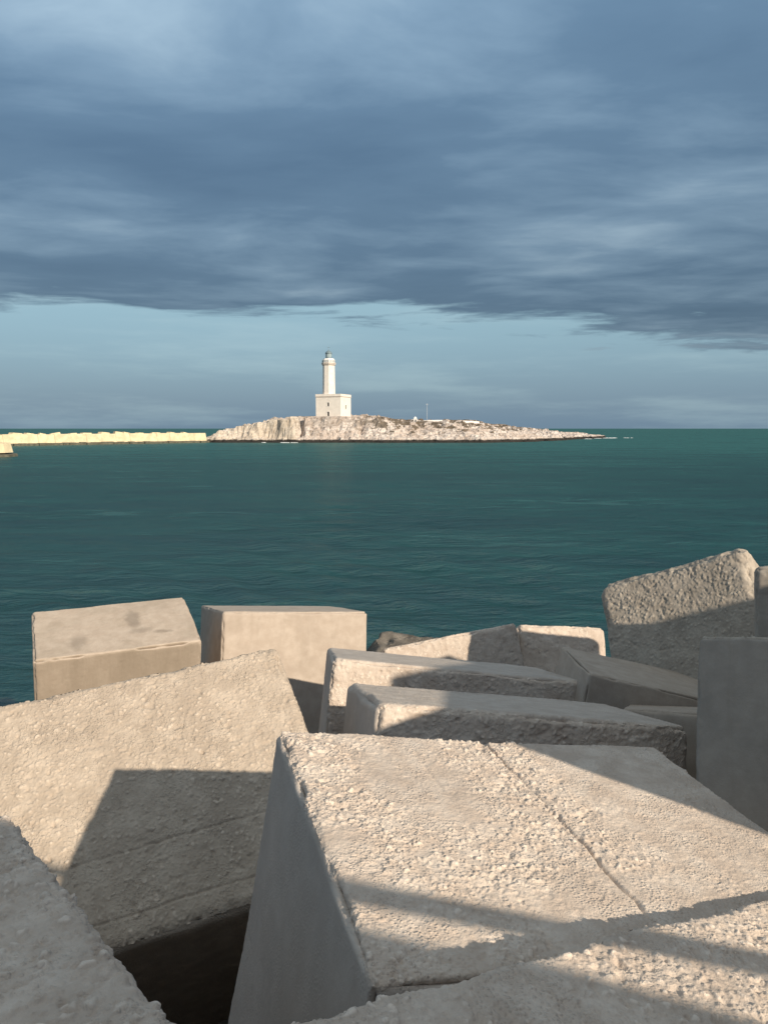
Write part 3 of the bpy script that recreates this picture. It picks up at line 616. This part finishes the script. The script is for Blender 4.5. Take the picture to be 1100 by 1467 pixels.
add_block((4.366, 6.848, 4.094), (-8.05, -3.87, -29.38), (1.7, 1.6, 1.7), 'shaded block cut off by the right edge beside the tall tilted block',
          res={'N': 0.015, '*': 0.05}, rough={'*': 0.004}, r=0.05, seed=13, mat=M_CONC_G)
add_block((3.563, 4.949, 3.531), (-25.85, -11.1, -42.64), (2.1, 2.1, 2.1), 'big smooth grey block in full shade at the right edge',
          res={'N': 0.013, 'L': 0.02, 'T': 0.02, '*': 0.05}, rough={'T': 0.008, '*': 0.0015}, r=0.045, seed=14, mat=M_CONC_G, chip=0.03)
add_block((3.177, 7.293, 2.803), (-15.4, -3.4, -21.22), (1.5, 1.3, 1.3), 'small sunlit patch of a low block wedged before the big shaded block',
          res={'T': 0.02, '*': 0.05}, rough={'*': 0.004}, r=0.05, seed=15, mat=M_CONC_S)
# worn block lying low at the waterline
o = add_block((0.75, 15.0, 1.15), (4, 9, 12), (2.3, 1.5, 1.7), 'dark worn boulder-like block low at the water beyond the other blocks',
          res={'*': 0.04}, rough={'*': 0.02}, r=0.55, seed=16, mat=M_ROCK, warp=0.12)
# blocks beyond the frame: the pile goes on to both sides, and some are added towards the sun to cast shadows
s_ = np.array(sdir); U_ = np.cross((0, 0, 1), s_); U_ /= np.linalg.norm(U_); V_ = np.cross(s_, U_)
def sun_matrix(u, v, depth, roll):  # poses the added shadow-casting blocks square to the sun
    c = U_ * u + V_ * v + s_ * depth; ca, sa = math.cos(R(roll)), math.sin(R(roll))
    X = U_ * ca + V_ * sa; Z = -U_ * sa + V_ * ca; Y = np.cross(Z, X)
    return Matrix(((X[0], Y[0], Z[0], c[0]), (X[1], Y[1], Z[1], c[1]), (X[2], Y[2], Z[2], c[2]), (0, 0, 0, 1)))
CO = {'*': 0.05}
rl = -35.8; mu, mv = 1.45, 4.78 + 0.25 * 0.72; hz = 0.9
zx, zy = -math.sin(R(rl)), math.cos(R(rl))
add_block(None, None, (2.8, 1.7, 1.8), 'unseen tilted block added behind the photographer to cast shade', matrix=sun_matrix(mu - zx * hz, mv - zy * hz, 3.9, rl), res=CO, rough={'*': 0.006}, r=0.05, seed=17, mat=M_CONC)
add_block(None, None, (2.25, 1.6, 1.9), 'unseen wedge-shaped block added right of the central block to cast shade', matrix=sun_matrix(4.32, 4.40, 2.3, 3.0), res=CO, rough={'*': 0.006}, r=0.05, seed=18, mat=M_CONC, taper=1.15)
add_block(None, None, (4.2, 1.7, 2.1), 'unseen tall block added to the right of the big shaded block to cast shade', matrix=sun_matrix(7.25, 4.46, 3.0, -3.0), res=CO, rough={'*': 0.006}, r=0.05, seed=22, mat=M_CONC)
add_block((6.9, 6.4, 3.3), (5, -6, -35), (2.1, 2.1, 2.0), 'block at the far right of the pile, outside the picture', res=CO, rough={'*': 0.006}, r=0.05, seed=19, mat=M_CONC)
add_block((-6.0, 6.6, 2.6), (-12, 4, 12), (2.2, 2.1, 2.0), 'block at the far left of the pile, outside the picture', res=CO, rough={'*': 0.006}, r=0.05, seed=20, mat=M_CONC)
add_block((-4.4, 2.9, 3.2), (6, -5, -15), (2.1, 2.1, 2.0), 'block left of the shaded corner block, outside the picture', res=CO, rough={'*': 0.006}, r=0.05, seed=21, mat=M_CONC)

# unseen pipe added behind the photographer to cast the thin shadow band
bar_root = empty('shadow_bar', (0, 0, 0)); tag(bar_root, 'unseen steel pipe added behind the photographer to cast a thin shadow band', 'shadow_bar')
def sp_(u, v, dpt): return Vector(U_ * u + V_ * v + s_ * dpt)
def on_bar(u): return 5.0 - 0.61 * (u - 1.6)
def on_blk(u): return 4.78 - 0.72 * (u - 1.7)
m = MB(); m.bar(sp_(0.45, on_bar(0.45), 3.5), sp_(2.75, on_bar(2.75), 3.5), 0.042, 12); m.build('shadow_pipe', M_GALV, bar_root, True)
for uu in (0.5, 2.7):
    m = MB(); m.bar(sp_(uu, on_bar(uu), 3.5), sp_(uu - 0.05, on_blk(uu) - 0.12, 3.5), 0.03, 10); m.build('bar_support', M_GALV, bar_root, True)

# ------------------------------------------------------------------ rubble bank the blocks rest on, and the quay behind
def make_bank():
    xs = np.arange(-14, 15, 0.16); ys = np.arange(-1.2, 19, 0.16); X, Y = np.meshgrid(xs, ys); F = np.array(FLOOR)
    base = np.interp(Y, [-1.2, 1, 5, 9, 12, 14, 17, 19], [2.9, 2.7, 1.7, 1.2, 0.5, 0.0, -0.9, -1.6])
    num = base * 0.35; den = np.full(X.shape, 0.35)
    for fx, fy, fz in F:
        if fy < 0.2: continue
        wt = np.exp(-((X - fx) ** 2 + (Y - fy) ** 2) / 1.1); num += wt * (fz + 0.18); den += wt
    Z = num / den
    P = np.stack([X.ravel(), Y.ravel(), np.zeros(X.size)], 1)
    lump, _ = pebbles(P, 0.75, 5, 0.95); Z = Z + (lump.reshape(X.shape) - 0.55) * 0.42 + 0.06 * fbm(P, 2.5, 9, 3).reshape(X.shape)
    Z -= 1.9 * np.exp(-((X + 1.0) / 0.9) ** 4 - ((Y - 3.6) / 1.7) ** 4)
    V = np.stack([X, Y, Z], 2).reshape(-1, 3); nr, na = X.shape; i = np.arange(nr - 1)[:, None] * na; j = np.arange(na - 1)[None]
    Q = np.stack([i + j, i + j + 1, i + na + j + 1, i + na + j], 2).reshape(-1, 4)
    o = link_mesh('rubble_bank', np_mesh('rubble_bank', V, Q, M_ROCK)); tag(o, kind='structure')
make_bank()
m = MB(); m.box((0, -7.3, 1.9), (60, 13.4, 5.2)); tag(m.build('quay', M_CONC_G), kind='structure')

# ------------------------------------------------------------------ surf breaking on the island's edge
def make_foam():
    rng = np.random.default_rng(12); V = []; Fc = []
    spots = [(-52, 340.5, 1.2), (-44.5, 338.5, 2.2), (-42, 338.0, 1.6), (-39, 338.4, 1.2), (120, 462, 3.0), (132, 486, 4.0), (143, 500, 5.0), (150, 506, 4.0), (148, 516, 5.0), (160, 512, 2.5)]
    for x, y, w_ in spots:
        for _ in range(5):
            cx, cy = x + rng.normal(0, w_ * 0.5), y + rng.normal(0, w_ * 0.25); rw = w_ * rng.uniform(0.25, 0.6); n = 9; o = len(V); V.append((cx, cy, 0.28))
            for k in range(n):
                a = 2 * math.pi * k / n; r = rw * rng.uniform(0.6, 1.3); V.append((cx + r * math.cos(a), cy + 0.45 * r * math.sin(a), 0.02))
            Fc += [(o, o + 1 + k, o + 1 + (k + 1) % n) for k in range(n)]
    o = link_mesh('sea_foam', np_mesh('sea_foam', V, Fc, plain('foam', (0.72, 0.76, 0.77), 0.9, 0.1, 1.5))); tag(o, 'white surf along the edge of the island', 'foam', kind='stuff')
make_foam()
